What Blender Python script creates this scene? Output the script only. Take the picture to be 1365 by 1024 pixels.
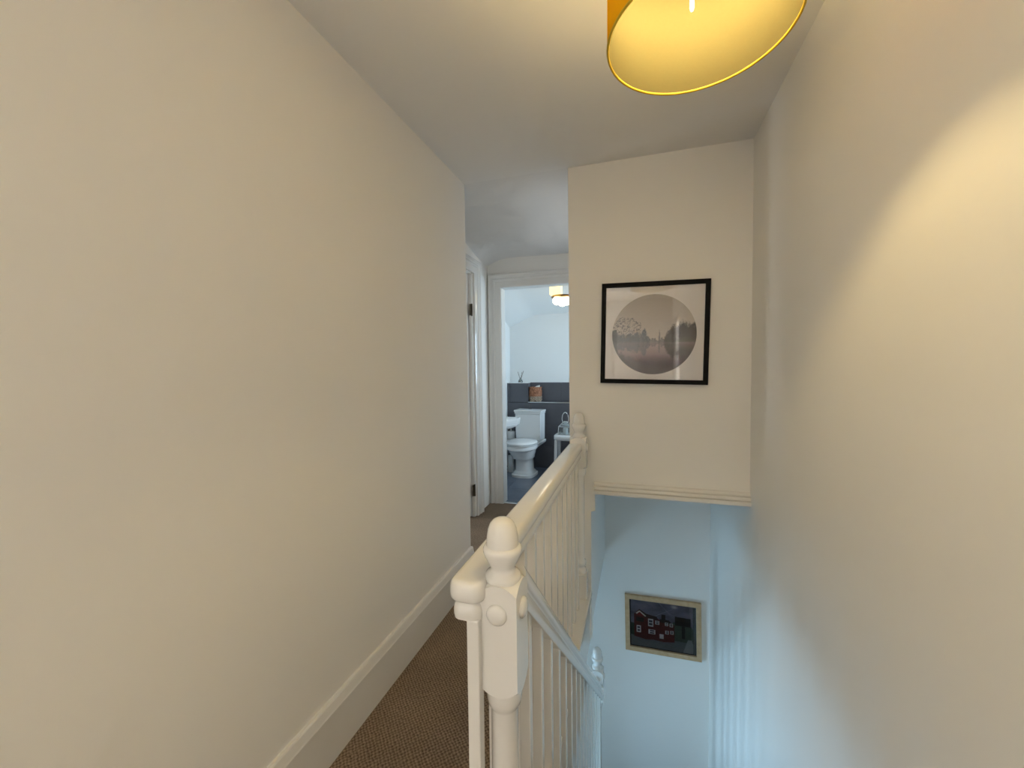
import bpy, bmesh, math, random
import numpy as np
from mathutils import Matrix, Vector

for o in list(bpy.data.objects):
    bpy.data.objects.remove(o, do_unlink=True)
S = bpy.context.scene
COL = S.collection
R = math.radians
random.seed(4)

# ------------------------------------------------------------------ camera
CAM = Vector((0, 0, 1.30))
yaw, pitch, roll = R(17.279), R(-2.428), R(-0.742)
fwd = Vector((-math.sin(yaw) * math.cos(pitch), math.cos(yaw) * math.cos(pitch), math.sin(pitch)))
right0 = Vector((math.cos(yaw), math.sin(yaw), 0))
up0 = right0.cross(fwd)
right = math.cos(roll) * right0 + math.sin(roll) * up0
up = -math.sin(roll) * right0 + math.cos(roll) * up0
cd = bpy.data.cameras.new('camera')
cd.sensor_fit = 'HORIZONTAL'
cd.sensor_width = 36
cd.lens = 540 * 36 / 1365
cd.clip_start = 0.02
cam = bpy.data.objects.new('camera', cd)
COL.objects.link(cam)
m = Matrix.Identity(4)
for i in range(3):
    m[i][0], m[i][1], m[i][2], m[i][3] = right[i], up[i], -fwd[i], CAM[i]
cam.matrix_world = m
S.camera = cam

# ------------------------------------------------------------------ world, daylight, exposure
W = bpy.data.worlds.new('world')
S.world = W
W.use_nodes = True
W.node_tree.nodes['Background'].inputs[0].default_value = (0.62, 0.76, 1.0, 1)
W.node_tree.nodes['Background'].inputs[1].default_value = 0.5
S.view_settings.view_transform = 'Standard'
S.view_settings.look = 'None'
S.view_settings.gamma = 1
S.view_settings.use_curve_mapping = False
S.view_settings.exposure = 1.0


def daylight(name, loc, target, sx, sy, watts, col):
    l = bpy.data.lights.new(name, 'AREA')
    l.shape = 'RECTANGLE'
    l.size, l.size_y = sx, sy
    l.energy = watts
    l.color = col
    o = bpy.data.objects.new(name, l)
    COL.objects.link(o)
    o.location = loc
    d = Vector(target) - Vector(loc)
    o.rotation_euler = d.to_track_quat('-Z', 'Y').to_euler()
    return o


# daylight at hall door, bedroom and bathroom windows; landing fill light is added
daylight('fill_landing', (0.68, -1.80, 1.48), (-1.0, -1.80, 1.48), 0.9, 1.05, 64, (1.0, 0.95, 0.88))  # fill light behind the camera, shining through an added window
daylight('daylight_hall_door', (-1.80, 1.9, -1.75), (0, 0.9, -1.55), 0.8, 1.0, 46, (0.43, 0.73, 1.0))
daylight('daylight_bedroom_window', (-3.25, 2.75, 1.45), (-1, 2.75, 1.45), 1.0, 1.0, 27, (0.86, 0.93, 1.0))
daylight('daylight_bath_window', (0.48, 4.45, 1.40), (-1, 4.45, 1.40), 0.8, 0.75, 20, (0.62, 0.83, 1.0))


# ------------------------------------------------------------------ materials
def srgb(r, g, b):
    f = lambda c: (c / 255 / 12.92) if c <= 10 else ((c / 255 + 0.055) / 1.055) ** 2.4
    return (f(r), f(g), f(b), 1)


def mat(name, col, rough=0.5, metal=0.0, noise=None, bump=None, emit=None, spec=0.5):
    mt = bpy.data.materials.new(name)
    mt.use_nodes = True
    nt = mt.node_tree
    b = nt.nodes['Principled BSDF']
    b.inputs['Base Color'].default_value = col
    b.inputs['Roughness'].default_value = rough
    b.inputs['Metallic'].default_value = metal
    b.inputs['Specular IOR Level'].default_value = spec
    tc = nt.nodes.new('ShaderNodeTexCoord')
    if noise:
        sc, amt, col2 = noise
        n = nt.nodes.new('ShaderNodeTexNoise')
        n.inputs['Scale'].default_value = sc
        n.inputs['Detail'].default_value = 4
        nt.links.new(tc.outputs['Object'], n.inputs['Vector'])
        rp = nt.nodes.new('ShaderNodeMapRange')
        rp.inputs['From Min'].default_value = 0.3
        rp.inputs['From Max'].default_value = 0.7
        rp.inputs['To Max'].default_value = amt
        nt.links.new(n.outputs['Fac'], rp.inputs['Value'])
        mx = nt.nodes.new('ShaderNodeMix')
        mx.data_type = 'RGBA'
        mx.inputs[6].default_value = col
        mx.inputs[7].default_value = col2
        nt.links.new(rp.outputs[0], mx.inputs[0])
        nt.links.new(mx.outputs[2], b.inputs['Base Color'])
    if bump:
        sc, st, dist = bump
        n = nt.nodes.new('ShaderNodeTexNoise')
        n.inputs['Scale'].default_value = sc
        n.inputs['Detail'].default_value = 3
        nt.links.new(tc.outputs['Object'], n.inputs['Vector'])
        bp = nt.nodes.new('ShaderNodeBump')
        bp.inputs['Strength'].default_value = st
        bp.inputs['Distance'].default_value = dist
        nt.links.new(n.outputs['Fac'], bp.inputs['Height'])
        nt.links.new(bp.outputs[0], b.inputs['Normal'])
    if emit:
        b.inputs['Emission Color'].default_value = emit[0]
        b.inputs['Emission Strength'].default_value = emit[1]
    return mt


M = {}
M['wall'] = mat('wall_paint', (0.90, 0.88, 0.835, 1), 0.75, noise=(1.3, 0.5, (0.885, 0.865, 0.82, 1)), bump=(9, 0.25, 0.006))
M['ceiling'] = mat('ceiling_paint', (0.89, 0.88, 0.86, 1), 0.85, noise=(1.8, 0.6, (0.86, 0.85, 0.83, 1)), bump=(5, 0.4, 0.012))
M['plaster'] = mat('old_plaster', (0.86, 0.85, 0.83, 1), 0.85, noise=(1.8, 0.6, (0.82, 0.81, 0.79, 1)), bump=(5, 0.5, 0.016))
M['wood'] = mat('gloss_white_woodwork', (0.84, 0.825, 0.79, 1), 0.13, noise=(14, 0.5, (0.81, 0.79, 0.75, 1)), bump=(40, 0.08, 0.002))
M['bathwall'] = mat('bathroom_paint', (0.78, 0.80, 0.80, 1), 0.6, noise=(2, 0.4, (0.75, 0.77, 0.77, 1)))
M['tile'] = mat('slate_tile', srgb(86, 86, 92), 0.35, noise=(6, 0.7, srgb(74, 74, 80)), bump=(20, 0.1, 0.002))
M['floortile'] = mat('slate_floor_tile', srgb(108, 118, 134), 0.22, noise=(5, 0.7, srgb(92, 101, 116)), bump=(20, 0.1, 0.002))
M['grout'] = mat('dark_grout', srgb(52, 52, 56), 0.8, noise=(40, 0.5, srgb(45, 45, 48)))
M['ceramic'] = mat('white_ceramic', (0.82, 0.83, 0.83, 1), 0.1, noise=(3, 0.2, (0.8, 0.81, 0.81, 1)))
M['black'] = mat('black_frame', (0.004, 0.004, 0.004, 1), 0.6, spec=0.15, noise=(20, 0.5, (0.01, 0.01, 0.01, 1)))
M['oak'] = mat('pale_oak', srgb(206, 176, 138), 0.5, noise=(30, 0.8, srgb(186, 152, 112)), bump=(60, 0.2, 0.002))
M['mount'] = mat('mount_card', (0.93, 0.89, 0.87, 1), 0.8, noise=(60, 0.3, (0.91, 0.87, 0.85, 1)))
M['chrome'] = mat('chrome', (0.85, 0.88, 0.9, 1), 0.12, 1.0, noise=(5, 0.2, (0.8, 0.83, 0.85, 1)))
M['brass'] = mat('aged_brass', srgb(150, 112, 54), 0.3, 1.0, noise=(25, 0.6, srgb(110, 80, 40)))
M['iron'] = mat('dark_hinge_metal', srgb(92, 82, 64), 0.4, 0.8, noise=(60, 0.7, srgb(60, 54, 44)))
M['paper'] = mat('tissue_paper', (0.85, 0.83, 0.8, 1), 0.9, noise=(50, 0.4, (0.8, 0.78, 0.75, 1)), bump=(90, 0.3, 0.002))
M['plastic'] = mat('white_plastic', (0.8, 0.82, 0.83, 1), 0.3, noise=(9, 0.3, (0.77, 0.79, 0.8, 1)))
M['reed'] = mat('reed_stick', srgb(96, 78, 58), 0.8, noise=(40, 0.5, srgb(70, 56, 42)))
M['globe'] = mat('lit_bulb_globe', (1, 0.95, 0.85, 1), 0.3, noise=(5, 0.1, (1, 1, 1, 1)), emit=((1.0, 0.88, 0.62, 1), 4.5))
M['amber'] = mat('lit_amber_glass', (0.9, 0.7, 0.3, 1), 0.3, noise=(30, 0.6, (0.8, 0.55, 0.2, 1)), emit=((1.0, 0.76, 0.33, 1), 0.9))
M['bulb'] = mat('lit_bulb', (1, 0.95, 0.85, 1), 0.3, noise=(5, 0.1, (1, 1, 1, 1)), emit=((1.0, 0.74, 0.31, 1), 186))
M['bulbtip'] = mat('bulb_tip_glass', (0.95, 0.95, 0.92, 1), 0.2, noise=(5, 0.1, (0.93, 0.93, 0.9, 1)), emit=((1.0, 0.95, 0.75, 1), 0.7))
M['subfloor'] = mat('floor_boards', (0.35, 0.27, 0.2, 1), 0.7, noise=(8, 0.6, (0.28, 0.21, 0.15, 1)))


def carpet():
    mt = bpy.data.materials.new('brown_loop_carpet')
    mt.use_nodes = True
    nt = mt.node_tree
    L = nt.links.new
    b = nt.nodes['Principled BSDF']
    b.inputs['Roughness'].default_value = 0.95
    b.inputs['Specular IOR Level'].default_value = 0.15
    tc = nt.nodes.new('ShaderNodeTexCoord')
    # wobble the weave a little
    nz = nt.nodes.new('ShaderNodeTexNoise'); nz.inputs['Scale'].default_value = 55
    L(tc.outputs['Object'], nz.inputs['Vector'])
    ad = nt.nodes.new('ShaderNodeVectorMath'); ad.operation = 'MULTIPLY_ADD'
    ad.inputs[1].default_value = (0.011, 0.011, 0)
    L(nz.outputs['Color'], ad.inputs[0]); L(tc.outputs['Object'], ad.inputs[2])
    sp = nt.nodes.new('ShaderNodeSeparateXYZ'); L(ad.outputs[0], sp.inputs[0])

    def math_(op, a, bb=None):
        n = nt.nodes.new('ShaderNodeMath'); n.operation = op
        for k, v in enumerate((a, bb)):
            if v is None: continue
            if isinstance(v, (int, float)): n.inputs[k].default_value = v
            else: L(v, n.inputs[k])
        return n.outputs[0]
    k = 2 * math.pi / 0.0155
    sx = math_('SINE', math_('MULTIPLY', sp.outputs[0], k))
    sy = math_('SINE', math_('MULTIPLY', sp.outputs[1], k))
    w = math_('ADD', math_('MULTIPLY', math_('MULTIPLY', sx, sy), 0.5), 0.5)
    n2 = nt.nodes.new('ShaderNodeTexNoise'); n2.inputs['Scale'].default_value = 110
    L(tc.outputs['Object'], n2.inputs['Vector'])
    h = math_('ADD', math_('MULTIPLY', w, 0.55), math_('MULTIPLY', n2.outputs['Fac'], 0.62))
    cr = nt.nodes.new('ShaderNodeValToRGB')
    cr.color_ramp.elements[0].position = 0.2; cr.color_ramp.elements[0].color = srgb(78, 64, 52)
    cr.color_ramp.elements[1].position = 0.95; cr.color_ramp.elements[1].color = srgb(168, 148, 126)
    L(h, cr.inputs[0])
    n3 = nt.nodes.new('ShaderNodeTexNoise'); n3.inputs['Scale'].default_value = 5; n3.inputs['Detail'].default_value = 3
    L(tc.outputs['Object'], n3.inputs['Vector'])
    mx = nt.nodes.new('ShaderNodeMix'); mx.data_type = 'RGBA'; mx.blend_type = 'MULTIPLY'
    mx.inputs[0].default_value = 0.5
    L(cr.outputs[0], mx.inputs[6])
    g = nt.nodes.new('ShaderNodeMapRange'); g.inputs['From Min'].default_value = 0.3; g.inputs['From Max'].default_value = 0.7
    g.inputs['To Min'].default_value = 0.75; g.inputs['To Max'].default_value = 1.15
    L(n3.outputs['Fac'], g.inputs['Value'])
    L(g.outputs[0], mx.inputs[7])
    L(mx.outputs[2], b.inputs['Base Color'])
    bp = nt.nodes.new('ShaderNodeBump'); bp.inputs['Strength'].default_value = 0.9; bp.inputs['Distance'].default_value = 0.004
    L(h, bp.inputs['Height']); L(bp.outputs[0], b.inputs['Normal'])
    return mt


M['carpet'] = carpet()


def glass_pane(name, tint=(1, 1, 1, 1), base=0.04):
    mt = bpy.data.materials.new(name)
    mt.use_nodes = True
    nt = mt.node_tree
    nt.nodes.remove(nt.nodes['Principled BSDF'])
    out = nt.nodes['Material Output']
    tr = nt.nodes.new('ShaderNodeBsdfTransparent'); tr.inputs[0].default_value = tint
    gl = nt.nodes.new('ShaderNodeBsdfGlossy'); gl.inputs['Roughness'].default_value = 0.01
    fr = nt.nodes.new('ShaderNodeFresnel'); fr.inputs[0].default_value = 1.5
    ad = nt.nodes.new('ShaderNodeMath'); ad.operation = 'MULTIPLY_ADD'
    ad.inputs[1].default_value = 1.0; ad.inputs[2].default_value = base
    ad.use_clamp = True
    nt.links.new(fr.outputs[0], ad.inputs[0])
    mx = nt.nodes.new('ShaderNodeMixShader')
    nt.links.new(ad.outputs[0], mx.inputs[0]); nt.links.new(tr.outputs[0], mx.inputs[1]); nt.links.new(gl.outputs[0], mx.inputs[2])
    nt.links.new(mx.outputs[0], out.inputs[0])
    return mt


M['glass'] = glass_pane('window_glass')
M['picglass'] = glass_pane('picture_glass', base=0.005)
M['lampglass'] = glass_pane('clear_lantern_glass', (0.9, 0.97, 0.98, 1), 0.15)


def fabric(name, col, trans, tcol):
    mt = bpy.data.materials.new(name)
    mt.use_nodes = True
    nt = mt.node_tree
    nt.nodes.remove(nt.nodes['Principled BSDF'])
    out = nt.nodes['Material Output']
    d = nt.nodes.new('ShaderNodeBsdfDiffuse')
    t = nt.nodes.new('ShaderNodeBsdfTranslucent'); t.inputs[0].default_value = tcol
    tc = nt.nodes.new('ShaderNodeTexCoord')
    n = nt.nodes.new('ShaderNodeTexNoise'); n.inputs['Scale'].default_value = 160
    nt.links.new(tc.outputs['Object'], n.inputs['Vector'])
    mx = nt.nodes.new('ShaderNodeMix'); mx.data_type = 'RGBA'
    mx.inputs[6].default_value = col
    mx.inputs[7].default_value = tuple(c * 0.9 for c in col[:3]) + (1,)
    nt.links.new(n.outputs['Fac'], mx.inputs[0]); nt.links.new(mx.outputs[2], d.inputs[0])
    ms = nt.nodes.new('ShaderNodeMixShader'); ms.inputs[0].default_value = trans
    nt.links.new(d.outputs[0], ms.inputs[1]); nt.links.new(t.outputs[0], ms.inputs[2])
    nt.links.new(ms.outputs[0], out.inputs[0])
    return mt


M['shade_out'] = fabric('mustard_shade_fabric', (0.92, 0.48, 0.012, 1), 0.22, (0.98, 0.45, 0.03, 1))
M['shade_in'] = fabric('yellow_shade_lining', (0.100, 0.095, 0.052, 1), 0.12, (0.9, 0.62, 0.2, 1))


def basket_mat():
    mt = bpy.data.materials.new('woven_basket')
    mt.use_nodes = True
    nt = mt.node_tree
    b = nt.nodes['Principled BSDF']
    b.inputs['Roughness'].default_value = 0.8
    tc = nt.nodes.new('ShaderNodeTexCoord')
    w = nt.nodes.new('ShaderNodeTexVoronoi'); w.inputs['Scale'].default_value = 45
    nt.links.new(tc.outputs['Object'], w.inputs['Vector'])
    cr = nt.nodes.new('ShaderNodeValToRGB')
    cr.color_ramp.elements[0].color = srgb(196, 138, 104)
    cr.color_ramp.elements[1].color = srgb(104, 62, 42)
    nt.links.new(w.outputs['Distance'], cr.inputs[0])
    nt.links.new(cr.outputs[0], b.inputs['Base Color'])
    return mt


M['basket'] = basket_mat()
M['basket_pale'] = mat('pale_basket_weave', srgb(196, 180, 158), 0.8, noise=(50, 1.0, srgb(90, 70, 54)), bump=(60, 0.5, 0.004))


def print_mat(name, rough=0.6):
    mt = bpy.data.materials.new(name)
    mt.use_nodes = True
    nt = mt.node_tree
    b = nt.nodes['Principled BSDF']
    b.inputs['Roughness'].default_value = rough
    a = nt.nodes.new('ShaderNodeAttribute'); a.attribute_name = 'ink'
    nt.links.new(a.outputs['Color'], b.inputs['Base Color'])
    return mt


M['print'] = print_mat('printed_picture')


# ------------------------------------------------------------------ mesh helpers
class MB:
    def __init__(s): s.v = []; s.f = []

    def add(s, v, f):
        n = len(s.v); s.v += [tuple(p) for p in v]; s.f += [tuple(i + n for i in q) for q in f]; return s

    def box(s, x0, x1, y0, y1, z0, z1):
        v = [(x, y, z) for z in (z0, z1) for y in (y0, y1) for x in (x0, x1)]
        return s.add(v, [(0, 2, 3, 1), (4, 5, 7, 6), (0, 1, 5, 4), (2, 6, 7, 3), (0, 4, 6, 2), (1, 3, 7, 5)])

    def prism(s, poly, axis, a, b):
        """poly: 2D points in the two remaining axes (in x,y,z order)"""
        def pt(p, t):
            q = list(p); q.insert(axis, t); return q
        n = len(poly)
        v = [pt(p, a) for p in poly] + [pt(p, b) for p in poly]
        f = [tuple(range(n)), tuple(range(2 * n - 1, n - 1, -1))]
        f += [(i, (i + 1) % n, n + (i + 1) % n, n + i) for i in range(n)]
        return s.add(v, f)

    def loft(s, rings, cap=True):
        n = len(rings[0]); v = [p for r in rings for p in r]; f = []
        for k in range(len(rings) - 1):
            for i in range(n):
                j = (i + 1) % n
                f.append((k * n + i, k * n + j, (k + 1) * n + j, (k + 1) * n + i))
        if cap:
            f.append(tuple(range(n - 1, -1, -1))); f.append(tuple(range((len(rings) - 1) * n, len(rings) * n)))
        return s.add(v, f)

    def lathe(s, prof, cx=0, cy=0, n=32, cap=True, sx=1, sy=1):
        return s.loft([[(cx + sx * r * math.cos(2 * math.pi * i / n), cy + sy * r * math.sin(2 * math.pi * i / n), z) for i in range(n)] for r, z in prof], cap)

    def tube(s, pts, r, n=8):
        rings = []
        pts = [Vector(p) for p in pts]
        for k, p in enumerate(pts):
            d = (pts[min(k + 1, len(pts) - 1)] - pts[max(k - 1, 0)]).normalized()
            a = d.orthogonal().normalized() if abs(d.z) > 0.9 else Vector((0, 0, 1)).cross(d).normalized()
            b = d.cross(a)
            rings.append([tuple(p + r * (math.cos(t) * a + math.sin(t) * b)) for t in [2 * math.pi * i / n for i in range(n)]])
        return s.loft(rings)


WLOC = {}


def obj(name, mb, material, parent=None, loc=(0, 0, 0), smooth=False, bevel=0, kind=None, base=None):
    """mb in coordinates relative to loc (world). base: mesh coordinates are world ones, origin moved there"""
    if isinstance(mb, MB):
        me = bpy.data.meshes.new(name)
        me.from_pydata(mb.v, [], mb.f)
        bm = bmesh.new(); bm.from_mesh(me)
        bmesh.ops.remove_doubles(bm, verts=bm.verts, dist=1e-6)
        bmesh.ops.recalc_face_normals(bm, faces=bm.faces)
        if bevel:
            es = [e for e in bm.edges if len(e.link_faces) == 2 and e.calc_face_angle(0) > 0.5]
            bmesh.ops.bevel(bm, geom=es, offset=bevel, segments=2, affect='EDGES', profile=0.5)
        if smooth:
            for f in bm.faces: f.smooth = True
            for e in bm.edges:
                if len(e.link_faces) == 2 and e.calc_face_angle(0) > R(50): e.smooth = False
        bm.to_mesh(me); bm.free()
        if material: me.materials.append(material)
    else:
        me = mb
    if base is not None:
        me.transform(Matrix.Translation(-Vector(base))); loc = base
    o = bpy.data.objects.new(name, me)
    COL.objects.link(o)
    loc = Vector(loc)
    WLOC[o] = loc
    if parent is not None:
        o.parent = parent
        o.location = loc - WLOC[parent]
    else:
        o.location = loc
    if kind: o['kind'] = kind
    return o


def thing(name, label, cat, loc, group=None):
    o = bpy.data.objects.new(name, None)
    COL.objects.link(o)
    o.empty_display_size = 0.05
    o.location = loc
    WLOC[o] = Vector(loc)
    o['label'] = label; o['category'] = cat
    if group: o['group'] = group
    return o


def tag(o, label, cat, group=None):
    o['label'] = label; o['category'] = cat
    if group: o['group'] = group
    return o


def struct(name, mb, material, label, cat=None, **k):
    o = obj(name, mb, material, kind='structure', **k)
    o['label'] = label
    o['category'] = cat or name.split('_')[0]
    return o


# ------------------------------------------------------------------ key dimensions (metres, landing floor z = 0)
XL, XR, ZC, YE = -0.984, 0.535, 2.386, 2.263
XP = -0.367          # passage side of the picture wall
XF = -0.262          # stairwell side of landing edge
XREC = -1.35         # left wall of the passage
YD = 3.615           # bathroom door wall
YB = -2.60           # back of landing
YFAR, ZLOW = 3.396, -2.6

# ------------------------------------------------------------------ structure
struct('wall_left', MB().box(XL - 0.10, XL, YB, YE, -0.02, ZC + 0.02).box(XREC - 0.1, XL - 0.10, YE - 0.1, YE, -0.02, ZC + 0.02), M['wall'],
       'long cream painted wall beside the landing', 'wall')
struct('wall_right', MB().box(XR, XR + 0.1, -1.35, YFAR + 0.1, ZLOW, ZC + 0.02).box(XR, XR + 0.1, YB - 0.1, -2.25, ZLOW, ZC + 0.02).box(XR, XR + 0.1, -2.25, -1.35, ZLOW, 0.95).box(XR, XR + 0.1, -2.25, -1.35, 2.0, ZC + 0.02), M['wall'], 'tall cream painted wall of the stairwell', 'wall')
# picture wall: pier + bulkhead + little return block, one wall
w = MB().prism([(XP, -0.25), (XF + 0.012, -0.25), (XF + 0.012, 0.485), (-0.228, 0.49), (-0.228, 0.593), (XR, 0.593), (XR, ZC + 0.02), (XP, ZC + 0.02)], 1, YE, YE + 0.1)
struct('wall_end', w, M['wall'], 'cream wall with the round picture above the stair opening', 'wall')
struct('wall_passage', MB().box(XP, XF, YE + 0.1, YFAR, -0.25, ZC + 0.02), M['wall'], 'wall between the passage and the stairwell', 'wall')
struct('wall_lower_end', MB().prism([(-1.75, ZLOW), (XR, ZLOW), (XR, 0.62), (XP, 0.62), (XP, -0.02), (-1.75, -0.02)], 1, YFAR, YFAR + 0.1), M['wall'], 'lower stairwell wall with the house picture', 'wall')
struct('ceiling_stairwell', MB().box(XF, XR, YE + 0.1, YFAR, 0.593, 0.65), M['ceiling'], 'underside above the lower stairs', 'ceiling')
# passage ceiling drops in a worn slope towards the bathroom door
cl = MB().box(XL - 0.1, XR + 0.1, YB - 0.1, YE, ZC, ZC + 0.06)
struct('ceiling', cl, M['ceiling'], 'flat white ceiling above landing and stairwell', 'ceiling')
nx, ny = 26, 40
v, f = [], []
rng = np.random.RandomState(3)
for j in range(ny + 1):
    y = YE + (YD - YE) * j / ny
    for i in range(nx + 1):
        x = XREC - 0.05 + (XP + 0.06 - XREC + 0.05) * i / nx
        t = max(0, (y - 2.76 - 0.03 * math.sin(5 * x)) / (YD - 2.76))
        z = ZC - 0.085 * min(1, t * 1.0) - (0.012 * math.sin(9 * x + 2) * math.sin(6 * y) if t > 0 else 0) * min(1, t * 6)
        e = max(0, (XREC + 0.20 - x) / 0.20)
        z -= 0.05 * e * e * min(1, max(0, t * 1.5))
        v.append((x, y, z))
for j in range(ny):
    for i in range(nx):
        a = j * (nx + 1) + i
        f.append((a, a + 1, a + nx + 2, a + nx + 1))
nv = len(v)
mbp = MB().add(v, f)
mbp.box(XREC - 0.1, XP, YE, YD, ZC + 0.02, ZC + 0.06)
struct('ceiling_passage', mbp, M['plaster'], 'uneven old plaster ceiling sloping to the bathroom door', 'ceiling', smooth=True)

# landing floor: carpet and its slab
fl = MB().box(XL, XF - 0.10, 0.72, YE, -0.02, 0.0).box(XL, XR, YB, 0.72, -0.02, 0.0).box(XREC, XP, YE, YD, -0.02, 0.0)
struct('floor', fl, M['carpet'], 'brown loop pile carpet on the landing', 'floor')
sl = MB().box(-1.75, XF - 0.005, 0.72, YFAR, -0.25, -0.02).box(-1.75, XR, YB, 0.72, -0.25, -0.02)
struct('ceiling_hall', sl, M['ceiling'], 'plaster underside of the landing above the hall', 'ceiling')
# stairwell edge: fascia board
fa = MB().prism([(XF - 0.005, -0.26), (XF + 0.004, -0.26), (XF + 0.004, -0.03), (XF + 0.012, -0.02), (XF + 0.012, 0.0), (XF - 0.005, 0.0)], 1, 0.80, YE + 0.0)
struct('trim_2', fa, M['wood'], 'white fascia board along the landing edge', 'trim')
# hall below
struct('floor_hall', MB().box(-1.75, XR, YB, YFAR, ZLOW - 0.05, ZLOW), M['subfloor'], 'boarded floor of the hall below', 'floor')
hd = MB().box(-1.75, -1.65, YB, 1.45, ZLOW, -0.25).box(-1.75, -1.65, 2.35, YFAR, ZLOW, -0.25).box(-1.75, -1.65, 1.45, 2.35, -0.55, -0.25)
struct('wall_hall_left', hd, M['wall'], 'hall wall with the glazed front door', 'wall')
struct('wall_hall_back', MB().box(-1.75, XR, YB - 0.1, YB, ZLOW, -0.25), M['wall'], 'back wall of the hall below', 'wall')
# front door of the hall: frame, kick panel, panes
d3 = thing('door_3', 'glazed front door in the hall below', 'door', (-1.69, 1.9, ZLOW)); d3['kind'] = 'structure'
fr = MB()
fr.box(-1.72, -1.67, 1.45, 1.55, ZLOW, -0.55).box(-1.72, -1.67, 2.25, 2.35, ZLOW, -0.55).box(-1.72, -1.67, 1.55, 2.25, -0.67, -0.55)
fr.box(-1.72, -1.67, 1.55, 2.25, ZLOW, ZLOW + 0.25).box(-1.715, -1.675, 1.88, 1.92, ZLOW + 0.25, -0.67).box(-1.715, -1.675, 1.55, 2.25, -1.62, -1.58)
obj('door_frame', fr, M['wood'], d3, base=(-1.69, 1.9, ZLOW))
for y0, y1 in ((1.55, 1.88), (1.92, 2.25)):
    for z0, z1 in ((ZLOW + 0.25, -1.62), (-1.58, -0.67)):
        obj('pane', MB().box(-1.697, -1.693, y0, y1, z0, z1), M['glass'], d3, base=(-1.695, (y0 + y1) / 2, z0))

# back wall of the landing with a white panelled door; unseen side window added for fill light
struct('wall_back', MB().box(XL, XR, YB - 0.1, YB, -0.02, ZC), M['wall'], 'wall behind the landing with a white door', 'wall')
d4 = thing('door_4', 'white panelled door behind the landing', 'door', (0.1, YB, 0)); d4['kind'] = 'structure'
obj('door_leaf', MB().box(-0.28, 0.45, YB + 0.001, YB + 0.03, 0.01, 2.0), M['wood'], d4, base=(0.1, YB, 0), bevel=0.003)
cs = MB().box(-0.38, -0.285, YB + 0.001, YB + 0.04, 0, 2.1).box(0.455, 0.53, YB + 0.001, YB + 0.04, 0, 2.1).box(-0.285, 0.455, YB + 0.001, YB + 0.04, 2.005, 2.1)
obj('door_casing', cs, M['wood'], d4, base=(0.1, YB, 0), bevel=0.004)
for x0, x1 in ((-0.19, 0.045), (0.125, 0.36)):
    for z0, z1 in ((0.2, 0.85), (1.0, 1.88)):
        pm = MB()
        for q0, q1, r0, r1 in ((x0, x1, z0, z0 + 0.02), (x0, x1, z1 - 0.02, z1), (x0, x0 + 0.02, z0, z1), (x1 - 0.02, x1, z0, z1)):
            pm.box(q0, q1, YB + 0.028, YB + 0.038, r0, r1)
        obj('panel_moulding', pm, M['wood'], d4, base=(x0, YB, z0))
w1 = thing('fill_window', 'white sash window added out of view to let in fill light', 'window', (XR + 0.05, -1.8, 0.95)); w1['kind'] = 'structure'
fr = MB()
for y in (-2.25, -1.40): fr.box(XR + 0.02, XR + 0.08, y, y + 0.05, 0.95, 2.0)
for z in (0.95, 1.45, 1.95): fr.box(XR + 0.02, XR + 0.08, -2.20, -1.40, z, z + 0.05)
obj('window_frame', fr, M['wood'], w1, base=(XR + 0.05, -1.8, 0.95))
for z0, z1 in ((1.0, 1.45), (1.5, 1.95)):
    obj('pane', MB().box(XR + 0.048, XR + 0.052, -2.20, -1.40, z0, z1), M['glass'], w1, base=(XR + 0.05, -1.8, z0))
obj('window_sill', MB().box(XR - 0.05, XR, -2.3, -1.3, 0.91, 0.95), M['wood'], w1, base=(XR, -1.8, 0.93), bevel=0.006)

# skirting with sloping top
def skirt(name, p0, p1, nrm, h, label):
    p0, p1, nrm = Vector(p0), Vector(p1), Vector(nrm)
    prof = [(0, 0), (0.022, 0), (0.022, h - 0.035), (0.020, h - 0.030), (0.014, h - 0.006), (0.010, h), (0, h)]
    rings = [[tuple(p + nrm * a + Vector((0, 0, z))) for a, z in prof] for p in (p0, p1)]
    return struct(name, MB().loft(rings), M['wood'], label, 'baseboard')


skirt('baseboard_left', (XL, YB, 0), (XL, YE + 0.004, 0), (1, 0, 0), 0.198, 'tall white skirting board along the carpet')
skirt('baseboard_right', (XR, YB, 0), (XR, 0.72, 0), (-1, 0, 0), 0.198, 'white skirting behind the stair head')
skirt('baseboard_passage', (XREC, YE, 0), (XREC, 2.33, 0), (1, 0, 0), 0.198, 'short white skirting beside the passage door')

# stair flight below (closed under carpet)
N, RISE, GO = 11, 0.20, 0.2162
st = MB()
for k in range(N - 1):
    y0 = 0.75 + k * GO
    st.box(-0.232, XR, y0, y0 + GO + 0.02, -(k + 1) * RISE - 0.22, -(k + 1) * RISE)
st.box(-0.232, XR, 0.72, 0.75, -0.25, -0.0)
st.box(-0.95, XR, 0.75 + (N - 1) * GO, YFAR, -2.45, -2.2)
struct('floor_stairs', st, M['carpet'], 'carpeted stair flight running down beside the balustrade', 'stairs')

# moulded trim at the foot of the picture wall
tp = [(YE, 0.593), (YE - 0.030, 0.593), (YE - 0.032, 0.597), (YE - 0.032, 0.614), (YE - 0.018, 0.617), (YE - 0.018, 0.620), (YE - 0.026, 0.622), (YE - 0.024, 0.634), (YE - 0.010, 0.637), (YE - 0.010, 0.640), (YE - 0.016, 0.642), (YE - 0.012, 0.651), (YE - 0.002, 0.657), (YE, 0.657)]
struct('trim_1', MB().prism(tp, 0, -0.232, XR), M['wood'], 'white moulded trim along the bottom of the picture wall', 'trim')

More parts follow.
